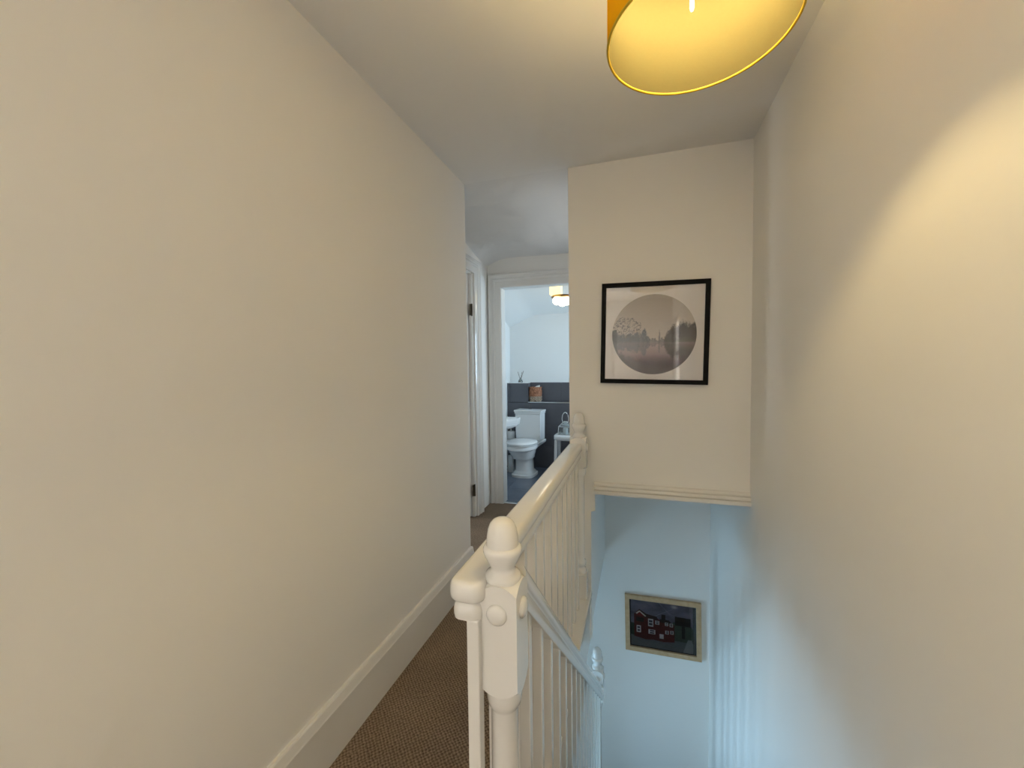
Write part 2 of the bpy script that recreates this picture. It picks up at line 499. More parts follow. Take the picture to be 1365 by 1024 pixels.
# ------------------------------------------------------------------ bathroom wall, doorway, casings
XD0, XD1, ZD = -1.219, -0.48, 2.035
bw = MB().box(-1.74, XD0 - 0.015, YD, YD + 0.1, -0.02, ZC + 0.05).box(XD1 + 0.015, XP + 0.75, YD, YD + 0.1, -0.02, ZC + 0.05).box(XD0 - 0.015, XD1 + 0.015, YD, YD + 0.1, ZD + 0.015, ZC + 0.05)
struct('wall_bathroom_front', bw, M['wall'], 'pale wall around the bathroom doorway', 'wall')
d2 = thing('door_2', 'white moulded door casing of the open bathroom doorway', 'door', (-0.85, YD, 0)); d2['kind'] = 'structure'
ln = MB().box(XD0 - 0.015, XD0, YD - 0.005, YD + 0.105, 0, ZD).box(XD1, XD1 + 0.015, YD - 0.005, YD + 0.105, 0, ZD).box(XD0 - 0.015, XD1 + 0.015, YD - 0.005, YD + 0.105, ZD, ZD + 0.015)
obj('lining', ln, M['wood'], d2, base=(-0.85, YD, 0))


def arch_prof(wd):
    # (across, proud) from the inner edge outward
    return [(0, 0), (0, 0.014), (0.012, 0.018), (wd * 0.45, 0.018), (wd * 0.5, 0.024), (wd * 0.62, 0.026), (wd * 0.68, 0.020), (wd * 0.78, 0.022), (wd * 0.86, 0.030), (wd * 0.97, 0.030), (wd, 0.024), (wd, 0)]


def casing_leg(parent, name, frame, a0, z0, z1, sgn, wd):
    """frame(across, proud, z) -> world; the inner edge at a0, going outward in sgn; mitred at top"""
    pr = arch_prof(wd)
    rings = [[frame(a0 + sgn * u, p, z0) for u, p in pr], [frame(a0 + sgn * u, p, z1 + u) for u, p in pr]]
    obj(name, MB().loft(rings), M['wood'], parent, base=frame(a0, 0, z0))


def casing_head(parent, frame, a0, a1, z1, wd):
    pr = arch_prof(wd)
    rings = [[frame(a0 - u, p, z1 + u) for u, p in pr], [frame(a1 + u, p, z1 + u) for u, p in pr]]
    obj('casing_head', MB().loft(rings), M['wood'], parent, base=frame(a0, 0, z1))


fbath = lambda a, p, z: (a, YD - p, z)
casing_leg(d2, 'casing_leg', fbath, XD0, 0, ZD, -1, 0.125)
casing_leg(d2, 'casing_leg', fbath, XD1, 0, ZD, 1, 0.10)
casing_head(d2, fbath, XD0, XD1, ZD, 0.125)
obj('threshold', MB().box(XD0, XD1, YD - 0.01, YD + 0.03, 0, 0.010), M['chrome'], d2, base=(-0.85, YD, 0), bevel=0.003)['label'] = 'bright metal threshold strip'

# passage left wall with door
YA0, YA1, ZA = 2.47, 3.235, 2.105
pw = MB().box(XREC - 0.1, XREC, YE, YA0 - 0.0, -0.02, ZC + 0.02).box(XREC - 0.1, XREC, YA1, YD, -0.02, ZC + 0.02).box(XREC - 0.1, XREC, YA0, YA1, ZA, ZC + 0.02)
struct('wall_passage_left', pw, M['wall'], 'passage wall holding the white door', 'wall')
d1 = thing('door_1', 'white panelled door with dark hinges standing open off the passage', 'door', (XREC, (YA0 + YA1) / 2, 0)); d1['kind'] = 'structure'
LW = YA1 - YA0 - 0.035
ly0, ly1 = YA1 - 0.022 - 0.035, YA1 - 0.022
lx1 = XREC - 0.030
leaf = obj('door_leaf', MB().box(lx1 - LW, lx1, ly0, ly1, 0.012, ZA - 0.012), M['wood'], d1, base=(lx1, ly1, 0), bevel=0.003)
for x0, x1 in ((lx1 - LW + 0.10, lx1 - LW / 2 - 0.04), (lx1 - LW / 2 + 0.04, lx1 - 0.10)):
    for z0, z1 in ((0.2, 0.85), (1.0, 1.9)):
        pm = MB()
        for q0, q1, r0, r1 in ((x0, x1, z0, z0 + 0.02), (x0, x1, z1 - 0.02, z1), (x0, x0 + 0.02, z0, z1), (x1 - 0.02, x1, z0, z1)):
            pm.box(q0, q1, ly0 - 0.009, ly0 + 0.001, r0, r1)
        obj('panel_moulding', pm, M['wood'], leaf, base=(x0, ly0, z0))
obj('door_stop', MB().box(XREC - 0.10, XREC - 0.002, YA1 - 0.018, YA1, 0, ZA).box(XREC - 0.10, XREC - 0.002, YA0, YA0 + 0.018, 0, ZA).box(XREC - 0.10, XREC - 0.002, YA0, YA1, ZA - 0.01, ZA), M['wood'], d1, base=(XREC, YA1, 0))
for z in (0.187, 1.742):
    hg = MB().box(XREC - 0.013, XREC - 0.004, YA1 - 0.040, YA1 + 0.012, z, z + 0.095)
    hg.lathe([(0.007, z - 0.004), (0.007, z + 0.099)], XREC - 0.002, YA1 - 0.016, 12)
    obj('hinge', hg, M['iron'], d1, base=(XREC, YA1 - 0.016, z))['label'] = 'dark aged metal hinge'
fpas = lambda a, p, z: (XREC + p, a, z)
casing_leg(d1, 'casing_leg', fpas, YA1 + 0.012, 0, ZA, 1, 0.115)
casing_leg(d1, 'casing_leg', fpas, YA0, 0, ZA, -1, 0.115)
casing_head(d1, fpas, YA0, YA1 + 0.012, ZA, 0.115)

# bedroom behind that door, with its window
RX = -3.05
struct('floor_bedroom', MB().box(RX, XREC, 1.80, YD, -0.02, 0.0), M['carpet'], 'brown carpet of the room off the passage', 'floor')
struct('ceiling_bedroom', MB().box(RX, XREC - 0.1, 1.80, YD, ZC, ZC + 0.05), M['ceiling'], 'ceiling of the room off the passage', 'ceiling')
struct('wall_bedroom_near', MB().box(RX, XREC - 0.1, 1.70, 1.80, -0.02, ZC + 0.05), M['wall'], 'near wall of the room off the passage', 'wall')
struct('wall_bedroom_far', MB().box(RX, -1.74, YD, YD + 0.1, -0.02, ZC + 0.05), M['wall'], 'far wall of the room off the passage', 'wall')
struct('wall_bedroom_side', MB().box(XREC - 0.1, XREC, 1.80, YE - 0.1, -0.02, ZC + 0.05), M['wall'], 'side wall of the room off the passage', 'wall')
bwl = MB().box(RX - 0.1, RX, 1.70, 2.25, -0.02, ZC + 0.05).box(RX - 0.1, RX, 3.25, YD + 0.1, -0.02, ZC + 0.05).box(RX - 0.1, RX, 2.25, 3.25, -0.02, 0.95).box(RX - 0.1, RX, 2.25, 3.25, 1.95, ZC + 0.05)
struct('wall_bedroom_window', bwl, M['wall'], 'window wall of the room off the passage', 'wall')
w3 = thing('window_3', 'white framed window of the room off the passage', 'window', (RX - 0.05, 2.75, 0.95)); w3['kind'] = 'structure'
fr = MB()
for y in (2.25, 2.725, 3.20): fr.box(RX - 0.08, RX - 0.02, y, y + 0.05, 0.95, 1.95)
for z in (0.95, 1.90): fr.box(RX - 0.08, RX - 0.02, 2.25, 3.25, z, z + 0.05)
obj('window_frame', fr, M['wood'], w3, base=(RX - 0.05, 2.75, 0.95))
for y0, y1 in ((2.30, 2.725), (2.775, 3.20)):
    obj('pane', MB().box(RX - 0.052, RX - 0.048, y0, y1, 1.0, 1.90), M['glass'], w3, base=(RX - 0.05, y0, 1.0))

# ------------------------------------------------------------------ bathroom shell
BX0, BX1, BY0, BY1 = -1.64, 0.32, YD + 0.1, 5.20
struct('wall_bathroom_left', MB().box(BX0 - 0.1, BX0, BY0, BY1 + 0.1, -0.02, 2.6), M['bathwall'], 'pale left wall of the bathroom', 'wall')
struct('wall_bathroom_back', MB().box(BX0, BX1, BY1, BY1 + 0.1, -0.02, 2.6), M['bathwall'], 'pale back wall of the bathroom above the tiles', 'wall')
wr = MB().box(BX1, BX1 + 0.1, BY0, 4.05, -0.02, 2.6).box(BX1, BX1 + 0.1, 4.85, BY1 + 0.1, -0.02, 2.6).box(BX1, BX1 + 0.1, 4.05, 4.85, -0.02, 1.02).box(BX1, BX1 + 0.1, 4.05, 4.85, 1.78, 2.6)
struct('wall_bathroom_right', wr, M['bathwall'], 'bathroom wall with the side window', 'wall')
w2 = thing('window_2', 'small white framed bathroom window', 'window', (BX1 + 0.05, 4.45, 1.02)); w2['kind'] = 'structure'
fr = MB()
for y in (4.05, 4.43, 4.80): fr.box(BX1 + 0.02, BX1 + 0.07, y, y + 0.05, 1.02, 1.78)
for z in (1.02, 1.73): fr.box(BX1 + 0.02, BX1 + 0.07, 4.05, 4.85, z, z + 0.05)
obj('window_frame', fr, M['wood'], w2, base=(BX1 + 0.05, 4.45, 1.02))
for y0, y1 in ((4.10, 4.43), (4.48, 4.80)):
    obj('pane', MB().box(BX1 + 0.043, BX1 + 0.047, y0, y1, 1.07, 1.73), M['glass'], w2, base=(BX1 + 0.045, y0, 1.07))
# sloping ceiling
cols = [(BX0, -0.155), (-1.52, -0.100), (-1.40, -0.043), (-1.34, -0.018), (-1.28, -0.004), (-1.18, 0.0), (-0.6, 0.003), (BX1, 0.004)]
rows = [(BY1, 1.978), (4.60, 2.18), (4.35, 2.255), (4.15, 2.305), (3.95, 2.34), (BY0, 2.36)]
v = [(x, y, z + dz) for y, z in rows for x, dz in cols]
v += [(x, y, z + 0.05) for x, y, z in v]
nc, f = len(cols), []
for off in (0, nc * len(rows)):
    for j in range(len(rows) - 1):
        for i in range(nc - 1):
            a = off + j * nc + i
            f.append((a, a + 1, a + nc + 1, a + nc))
struct('ceiling_bathroom', MB().add(v, f), M['bathwall'], 'sloping white bathroom ceiling', 'ceiling', smooth=True)

# bathroom floor: slab and slate tiles
bf = struct('floor_bathroom', MB().box(BX0, BX1, BY0 - 0.07, BY1, -0.05, -0.003), M['grout'], 'dark slate tiled bathroom floor', 'floor', base=(-0.6, 4.4, 0))
tw, td = 0.60, 0.45
j = 0
y = BY0 - 0.07
while y < 5.04:
    y1 = min(y + td, 5.05)
    x = BX0 - (0.3 if j % 2 else 0.05)
    while x < BX1:
        x0, x1 = max(x, BX0), min(x + tw, BX1)
        if x1 - x0 > 0.03:
            obj('floor_tile', MB().box(x0 + 0.002, x1 - 0.002, y + 0.002, y1 - 0.002, -0.004, 0.0), M['floortile'], bf, base=((x0 + x1) / 2, (y + y1) / 2, -0.004), bevel=0.0008)
        x += tw
    y = y1; j += 1

# tiled boxing behind the toilet
bxg = struct('wall_tiled_ledge', MB().box(BX0, BX1, 5.058, BY1, -0.003, 0.835).box(BX0, -1.365, 5.058, BY1, 0.835, 1.085).box(-1.365, BX1, BY1 - 0.008, BY1, 0.835, 1.085), M['grout'], 'half height boxing clad in dark slate tiles', 'wall', base=(-0.8, 5.1, 0))
G = 0.002
def wtile(x0, x1, z0, z1, y0, y1):
    obj('wall_tile', MB().box(x0 + G, x1 - G, y0, y1, z0 + G, z1 - G), M['tile'], bxg, base=((x0 + x1) / 2, (y0 + y1) / 2, z0), bevel=0.001)
for r, (z0, z1, off) in enumerate(((0, 0.277, -1.336), (0.277, 0.555, -1.054), (0.555, 0.835, -1.336))):
    x = off - 0.57
    while x < BX1:
        x0, x1 = max(x, BX0), min(x + 0.57, BX1)
        if x1 - x0 > 0.02: wtile(x0, x1, z0, z1, 5.05, 5.058)
        x += 0.57
wtile(BX0, -1.60, 0.835, 1.085, 5.05, 5.058)
wtile(-1.60, -1.365, 0.835, 1.085, 5.05, 5.058)
for x0, x1 in ((-1.357, -0.95), (-0.95, -0.38), (-0.38, 0.19), (0.19, BX1)):
    wtile(x0, x1, 0.843, 1.093, BY1 - 0.016, BY1 - 0.008)
    obj('ledge_tile', MB().box(x0 + G, x1 - G, 5.05, BY1 - 0.008, 0.835, 0.843), M['tile'], bxg, base=((x0 + x1) / 2, 5.12, 0.835), bevel=0.001)
obj('wall_tile', MB().box(-1.365, -1.357, 5.05, BY1 - 0.016, 0.845, 1.085), M['tile'], bxg, base=(-1.361, 5.12, 0.845))
obj('ledge_highlight', MB().box(-1.357, BX1, 5.044, 5.056, 0.836, 0.8455), M['chrome'], bxg, base=(-0.5, 5.05, 0.836))['label'] = 'pale metal strip standing in for the lit edge of the ledge'  # added bright strip imitating the light caught along the ledge
obj('ledge_cap', MB().box(BX0, -1.358, 5.048, BY1, 1.085, 1.094), M['bathwall'], bxg, base=(-1.5, 5.12, 1.085))

# ------------------------------------------------------------------ balustrades
def rail_prof(hw, dep):
    h = [(hw * 0.0, 0), (hw * 0.55, -0.001), (hw * 0.82, -0.006), (hw * 0.97, -0.015), (hw, -0.026), (hw * 0.92, -0.036), (hw * 0.74, -0.041), (hw * 0.70, -0.048), (hw * 0.80, -0.054), (hw * 0.84, -0.064), (hw * 0.76, -dep + 0.003), (hw * 0.66, -dep)]
    return h + [(-a, b) for a, b in h[::-1][:-1]]


def newel(parent, x, y, ztop, zbb, zbase, zlow, fs=1.0, hb=0.04, buttons=True, lowblock=0.12):
    """ztop finial top, zbb lower edge of the square block, zbase where the turned shaft meets the foot block, zlow bottom"""
    nb = (x, y, zlow)
    zt = ztop - 0.122 * fs
    n = 10
    g = MB()
    v = []
    for j in range(n + 1):
        for i in range(n + 1):
            a, b = -1 + 2 * i / n, -1 + 2 * j / n
            v.append((x + hb * a, y + hb * b, zt - 0.018 * a * a * b * b))
    for j in range(n + 1):
        for i in range(n + 1):
            a, b = -1 + 2 * i / n, -1 + 2 * j / n
            v.append((x + hb * a, y + hb * b, zbb + 0.018 * a * a * b * b))
    f = []
    o2 = (n + 1) ** 2
    for j in range(n):
        for i in range(n):
            a = j * (n + 1) + i
            f.append((a, a + 1, a + n + 2, a + n + 1)); f.append((o2 + a, o2 + a + n + 1, o2 + a + n + 2, o2 + a + 1))
    edge = [i for i in range(n)] + [n + j * (n + 1) for j in range(n)] + [n * (n + 1) + n - i for i in range(n)] + [(n - j) * (n + 1) for j in range(n)]
    for k in range(len(edge)):
        a, b = edge[k], edge[(k + 1) % len(edge)]
        f.append((a, o2 + a, o2 + b, b))
    g.add(v, f)
    # turned shaft and foot block, joined to the post
    r = hb * 0.68
    zf = zbase
    g.lathe([(hb * 0.86, zbb + 0.012), (hb * 0.90, zbb - 0.006), (hb * 0.90, zbb - 0.022), (hb * 0.84, zbb - 0.034), (hb * 0.70, zbb - 0.042), (r, zbb - 0.046), (r * 1.02, zbb - 0.15), (r * 0.98, zf + 0.11), (r * 0.95, zf + 0.075), (r * 1.22, zf + 0.068), (r * 1.28, zf + 0.056), (r * 1.22, zf + 0.046), (r * 1.0, zf + 0.04), (r * 1.0, zf + 0.03), (r * 1.25, zf + 0.024), (r * 1.3, zf + 0.01), (r * 1.25, zf - 0.01)], x, y, 32)
    g.box(x - hb, x + hb, y - hb, y + hb, zlow, zf)
    po = obj('newel_post', g, M['wood'], parent, base=nb, smooth=True)
    fin = [(0.0006, ztop), (0.010, ztop - 0.0012), (0.018, ztop - 0.005), (0.0245, ztop - 0.012), (0.029, ztop - 0.023), (0.0315, ztop - 0.038), (0.0325, ztop - 0.055), (0.0365, ztop - 0.057), (0.0392, ztop - 0.062), (0.0392, ztop - 0.068), (0.0365, ztop - 0.076), (0.031, ztop - 0.087), (0.0255, ztop - 0.097), (0.0245, ztop - 0.103), (0.0285, ztop - 0.108), (0.035, ztop - 0.113), (0.0372, ztop - 0.119), (0.0360, ztop - 0.126), (0.033, ztop - 0.130)]
    fin = [(a, ztop - (ztop - b) * fs) for a, b in fin]
    obj('finial', MB().lathe(fin, x, y, 40), M['wood'], po, base=(x, y, fin[-1][1]), smooth=True)['label'] = 'turned acorn finial'
    if buttons:
        zc = zt - 0.056
        for dx, dy in ((0, -1), (1, 0)):
            rings = []
            for rr, t in ((0.0205, 0), (0.0205, 0.003), (0.018, 0.0065), (0.012, 0.009), (0.004, 0.0102), (0.0005, 0.0104)):
                ring = []
                for i in range(24):
                    a = 2 * math.pi * i / 24
                    u, w_ = rr * math.cos(a), rr * math.sin(a)
                    ring.append((x + dx * (hb + t) + (u if dy else 0), y + dy * (hb + t) + (u if dx else 0), zc + w_))
                rings.append(ring)
            obj('button', MB().loft(rings), M['wood'], po, base=(x + dx * hb, y + dy * hb, zc), smooth=True)
    return po


# landing balustrade
lb = thing('balustrade', 'white painted wooden balustrade along the landing edge and down the stairs', 'balustrade', (-0.30, 1.45, 0))
ZR = 0.885
def plan(hw, a, y0, y1, rc, n=8):
    """outline of the rail at one level: near corners rounded, inset by hw - a"""
    e = hw - a
    r = max(rc - e, 0.002)
    ys = y0 + e
    pts = [(-0.321 + a, y1), (-0.321 - a, y1)]
    for k in range(n + 1):
        t = math.pi / 2 * k / n
        pts.append((-0.321 - a + r - r * math.cos(t), ys + r - r * math.sin(t)))
    for k in range(n + 1):
        t = math.pi / 2 * (1 - k / n)
        pts.append((-0.321 + a - r + r * math.cos(t), ys + r - r * math.sin(t)))
    return pts
HW = 0.037
lv = [(0.66, -0.080), (0.78, -0.078), (0.82, -0.070), (0.82, -0.060), (0.76, -0.052), (0.70, -0.048), (0.70, -0.044), (0.90, -0.040), (0.98, -0.035), (1.0, -0.027), (1.0, -0.020), (0.97, -0.012), (0.90, -0.005), (0.78, -0.0012), (0.60, 0.0)]
rings = [[(x, y, ZR + z) for x, y in plan(HW, HW * k, 0.697, 2.16, 0.026)] for k, z in lv]
obj('handrail', MB().loft(rings), M['wood'], lb, base=(-0.321, 1.45, ZR), smooth=True)['label'] = 'level landing handrail'
ledge = [(-0.372, 0), (-0.372, 0.030), (-0.368, 0.034), (-0.252, 0.034), (-0.247, 0.030), (-0.246, 0.014), (-0.250, 0.009), (-0.253, 0.0)]
obj('base_ledge', MB().prism(ledge, 1, 0.803, YE).box(-0.372, -0.304, 0.70, 0.803, 0, 0.034), M['wood'], lb, base=(-0.31, 1.45, 0))
bal = MB().box(-0.0125, 0.0125, -0.0125, 0.0125, 0, 0.775)
bm_ = None
for k in range(13):
    y = 0.717 + 0.1118 * k
    if bm_ is None:
        o = obj('baluster', bal, M['wood'], lb, loc=(-0.306, y, 0.034), bevel=0.002); bm_ = o.data
    else:
        obj('baluster', bm_, None, lb, loc=(-0.306, y, 0.034))
newel(lb, -0.307, 2.200, 1.048, 0.745, 0.165, 0.034, fs=1.08, hb=0.042)

# stair balustrade
sb = lb          # both runs are jointed to the same newel: one balustrade
SL = -0.925
XB = -0.252
rz = lambda y: 0.760 + SL * (y - 0.94)
newel(sb, -0.261, 0.760, 0.998, 0.653, 0.10, -0.25)
pr = rail_prof(0.030, 0.092)
rings = [[(XB + a, y, rz(y) + b) for a, b in pr] for y in (0.795, 2.75)]
obj('handrail', MB().loft(rings), M['wood'], sb, base=(XB, 1.75, rz(1.75)), smooth=True)['label'] = 'sloping stair handrail'
stz = lambda y: SL * (y - 0.75) + 0.07
sp = [(0.80, stz(0.80)), (2.74, stz(2.74)), (2.74, stz(2.74) - 0.30), (0.80, stz(0.80) - 0.30)]
obj('string', MB().prism(sp, 0, -0.2575, -0.233), M['wood'], sb, base=(XB, 1.75, stz(1.75)))
hb_ = 0.012
sbm = None
for k in range(16):
    y = 0.868 + 0.1165 * k
    if sbm is None:
        q = MB()
        v = []
        top = rz(0) - 0.089; bot = stz(0)
        dz = bot
        for z0 in (bot - dz, top - dz):
            for yy in (-hb_, hb_):
                for xx in (-hb_, hb_):
                    v.append((xx, yy, z0 + SL * yy))
        q.add(v, [(0, 2, 3, 1), (4, 5, 7, 6), (0, 1, 5, 4), (2, 6, 7, 3), (0, 4, 6, 2), (1, 3, 7, 5)])
        o = obj('baluster', q, M['wood'], sb, loc=(-0.2455, y, stz(y)), bevel=0.002); sbm = o.data
    else:
        obj('baluster', sbm, None, sb, loc=(-0.2455, y, stz(y)))
newel(sb, -0.270, 2.785, -0.660, -1.03, -1.95, -2.2, fs=1.15, hb=0.042)

# ------------------------------------------------------------------ pendant lamp
LX, LY, ZS0, ZS1, LR = 0.112, 0.885, 1.937, 2.16, 0.172
pl = thing('pendant_lamp', 'mustard drum shade pendant lamp hanging over the stairs', 'lamp', (LX, LY, ZC))
def drum(r, z0, z1):
    return MB().lathe([(r, z0), (r, z1)], LX, LY, 72, cap=False)
sh = obj('lamp_shade', drum(LR, ZS0, ZS1), M['shade_out'], pl, base=(LX, LY, ZS0), smooth=True)
sh['label'] = 'mustard orange drum shade'
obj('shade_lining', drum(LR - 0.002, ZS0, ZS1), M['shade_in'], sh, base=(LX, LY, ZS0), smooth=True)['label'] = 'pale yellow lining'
M['rim'] = mat('yellow_rim_binding', srgb(214, 178, 40), 0.6, noise=(40, 0.5, srgb(196, 160, 34)))
for z in (ZS0, ZS1):
    tr = MB()
    rg = []
    for i in range(72):
        a = 2 * math.pi * i / 72
        rg.append([(LX + (LR - 0.001 + 0.0026 * math.cos(b)) * math.cos(a), LY + (LR - 0.001 + 0.0026 * math.cos(b)) * math.sin(a), z + 0.0026 * math.sin(b)) for b in [2 * math.pi * k / 8 for k in range(8)]])
    tr.loft(rg + [rg[0]], cap=False)
    obj('shade_rim', tr, M['rim'], sh, base=(LX, LY, z), smooth=True)
sf = MB()
for k in range(3):
    a = 2 * math.pi * k / 3 + 0.4
    sf.tube([(LX + 0.02 * math.cos(a), LY + 0.02 * math.sin(a), 2.148), (LX + (LR - 0.003) * math.cos(a), LY + (LR - 0.003) * math.sin(a), ZS1 - 0.002)], 0.002, 6)
obj('spider_frame', sf, M['plastic'], pl, base=(LX, LY, 2.15))
obj('lamp_holder', MB().lathe([(0.012, 2.26), (0.018, 2.25), (0.02, 2.19), (0.021, 2.148), (0.014, 2.146)], LX, LY, 24), M['plastic'], pl, base=(LX, LY, 2.15), smooth=True)
obj('cord', MB().tube([(LX, LY, 2.25), (LX, LY, ZC - 0.02)], 0.003), M['plastic'], pl, base=(LX, LY, 2.25))
obj('ceiling_rose', MB().lathe([(0.05, ZC), (0.048, ZC - 0.01), (0.03, ZC - 0.025), (0.006, ZC - 0.03)], LX, LY, 32), M['plastic'], pl, base=(LX, LY, ZC), smooth=True)
bo = obj('bulb', MB().lathe([(0.018, 2.132), (0.025, 2.122), (0.0275, 2.112), (0.0275, 2.100), (0.025, 2.088), (0.018, 2.076), (0.009, 2.071), (0.001, 2.069)], LX, LY, 24), M['bulb'], pl, base=(LX, LY, 2.112), smooth=True)
obj('bulb_collar', MB().lathe([(0.013, 2.147), (0.017, 2.142), (0.019, 2.134), (0.019, 2.131)], LX, LY, 24), M['plastic'], bo, base=(LX, LY, 2.147), smooth=True)
obj('bulb_tip', MB().lathe([(0.0045, 2.070), (0.0045, 1.990), (0.003, 1.985), (0.0005, 1.984)], LX - 0.012, LY, 12), M['bulbtip'], bo, base=(LX - 0.012, LY, 2.07), smooth=True)['label'] = 'slim bright white rod below the bulb'

# ------------------------------------------------------------------ pictures
def vnoise(x, y, seed, oct=4):
    rs = np.random.RandomState(seed)
    out = 0; amp = 1; tot = 0
    for o in range(oct):
        g = rs.rand(64, 64)
        xi = np.floor(x).astype(int); yi = np.floor(y).astype(int)
        fx = x - xi; fy = y - yi
        fx = fx * fx * (3 - 2 * fx); fy = fy * fy * (3 - 2 * fy)
        q = lambda a, b: g[a % 64, b % 64]
        out = out + amp * ((q(xi, yi) * (1 - fx) + q(xi + 1, yi) * fx) * (1 - fy) + (q(xi, yi + 1) * (1 - fx) + q(xi + 1, yi + 1) * fx) * fy)
        tot += amp; amp *= 0.5; x = x * 2.03 + 7; y = y * 2.03 + 3
    return out / tot


def lin(c):
    c = np.asarray(c, float) / 255
    return np.where(c <= 0.04, c / 12.92, ((c + 0.055) / 1.055) ** 2.4)


def ink_mesh(name, P, faces, rgb):
    me = bpy.data.meshes.new(name)
    me.from_pydata([tuple(p) for p in P], [], faces)
    at = me.color_attributes.new('ink', 'FLOAT_COLOR', 'POINT')
    at.data.foreach_set('color', np.concatenate([lin(rgb), np.ones((len(P), 1))], 1).astype(np.float32).ravel())
    me.materials.append(M['print'])
    return me


def frame_mb(w_, h_, t, y0, y1):
    g = MB()
    o4 = [(-w_ / 2, -h_ / 2), (w_ / 2, -h_ / 2), (w_ / 2, h_ / 2), (-w_ / 2, h_ / 2)]
    i4 = [(a - t * (1 if a > 0 else -1), b - t * (1 if b > 0 else -1)) for a, b in o4]
    for k in range(4):
        j = (k + 1) % 4
        quad = [o4[k], o4[j], i4[j], i4[k]]
        g.prism(quad, 1, y0, y1)
    return g


# -- round lake photograph
p1 = thing('round_photo_picture', 'black square frame holding a round misty lake photograph', 'picture', (0.077, YE, 1.467))
p1.rotation_euler = (0, R(1.2), 0)
z1_ = Vector((0.077, YE, 1.467))
obj('frame', frame_mb(0.532, 0.532, 0.0225, -0.026, -0.002), M['black'], p1, loc=z1_, bevel=0.0015)
obj('mount', MB().box(-0.25, 0.25, -0.010, -0.004, -0.25, 0.25), M['mount'], p1, loc=z1_)['label'] = 'off white mount card'
obj('glass_pane', MB().box(-0.245, 0.245, -0.016, -0.0145, -0.245, 0.245), M['picglass'], p1, loc=z1_)


def lake(u, v):
    """u, v in -1..1"""
    c = np.zeros(u.shape + (3,))
    sky_t = np.clip((v + 0.2) / 1.2, 0, 1)[..., None]
    sky = np.array([222, 214, 210]) * (1 - sky_t) + np.array([182, 172, 160]) * sky_t
    water_t = np.clip((-0.2 - v) / 0.8, 0, 1)[..., None]
    water = np.array([214, 196, 200]) * (1 - water_t) + np.array([50, 30, 40]) * water_t ** 1.3 + np.array([60, 44, 50]) * (water_t * (1 - water_t))
    c = np.where((v > -0.2)[..., None], sky, water)
    hz = -0.20
    def tree(mask, col):
        nonlocal c
        m_ = np.clip(mask, 0, 1)[..., None]
        c = c * (1 - m_) + np.array(col) * m_
    vm = np.where(v < hz, 2 * hz - v, v)            # mirror the shore in the water
    jag = vnoise(u * 9 + 5, vm * 3 + 9, 1) - 0.5
    jag2 = vnoise(u * 38 + 5, vm * 38 + 9, 8, 3) - 0.5
    d = vm - hz
    wob = np.where(v < hz, 0.72, 1.0)
    mist = 0.62 + 0.38 * np.clip(d / 0.25, 0, 1)
    def wood(top, lo, hi, soft, col, k):
        h_ = top + 0.22 * jag + 0.16 * jag2
        m_ = np.clip((h_ - d) / soft, 0, 1) * np.clip((u - lo) / 0.06, 0, 1) * np.clip((hi - u) / 0.06, 0, 1)
        tree(m_ * np.clip(k + jag2 * 0.7, 0, 1) * mist * wob, col)
    wood(0.11, -0.3, 0.6, 0.03, (92, 90, 98), 0.85)
    tree(((np.abs(u - 0.145) < 0.022 * np.clip((0.33 - d) / 0.2, 0, 1)) & (d < 0.33)) * 0.7 * wob, (108, 104, 108))
    wood(0.05 + 0.34 * np.clip((u - 0.24) / 0.22, 0, 1) ** 0.6 + 0.12 * np.clip((u - 0.3) / 0.5, 0, 1), 0.22, 2, 0.10, (46, 38, 36), 1.1)
    wood(0.36 * np.clip(1 - np.abs(u + 0.22) / 0.16, 0, 1) ** 0.5, -0.42, -0.04, 0.08, (70, 80, 98), 0.9)
    wood(0.24, -2, -0.30, 0.06, (54, 64, 82), 1.05)
    br = np.hypot((u + 0.68) / 0.38, (vm - 0.10) / 0.36) < 1 + jag * 0.5
    tree((br & (np.abs(vnoise(u * 17, vm * 17, 5, 3) - 0.5) < 0.045) & (v > hz)) * 0.8, (84, 82, 86))
    tree((br & (np.abs(vnoise(u * 30, vm * 30, 15, 3) - 0.5) < 0.035) & (v > hz)) * 0.6, (84, 82, 86))
    tree(((u < -0.88 + 0.05 * jag) & (v < 0.12)) * 0.7, (30, 38, 48))
    bank = -0.50 - 0.55 * (u + 0.6) + 0.3 * jag + 0.2 * jag2
    tree(np.clip((bank - v) * 6, 0, 0.9), (36, 28, 34))
    tree(np.clip((-0.50 - v) * 3.0, 0, 0.92), (52, 16, 30))
    c = c + (vnoise(u * 30, v * 120, 6)[..., None] - 0.5) * 14
    return np.clip(c, 0, 255)


RP = 0.2085
rr, aa = 70, 200
P = [(0, -0.0105, 0)]; UV = [(0, 0)]
for i in range(1, rr + 1):
    for k in range(aa):
        a = 2 * math.pi * k / aa
        u, vv = i / rr * math.cos(a), i / rr * math.sin(a)
        P.append((u * RP, -0.0105, vv * RP)); UV.append((u, vv))
faces = [(0, 1 + k, 1 + (k + 1) % aa) for k in range(aa)]
for i in range(rr - 1):
    for k in range(aa):
        a = 1 + i * aa + k; b = 1 + i * aa + (k + 1) % aa
        faces.append((a, b, b + aa, a + aa))
UV = np.array(UV)
me = ink_mesh('photo_print', P, faces, lake(UV[:, 0], UV[:, 1]))
obj('photo_print', me, None, p1, loc=z1_ + Vector((0, 0, -0.007)))['label'] = 'round photograph of a misty lake with bare trees'

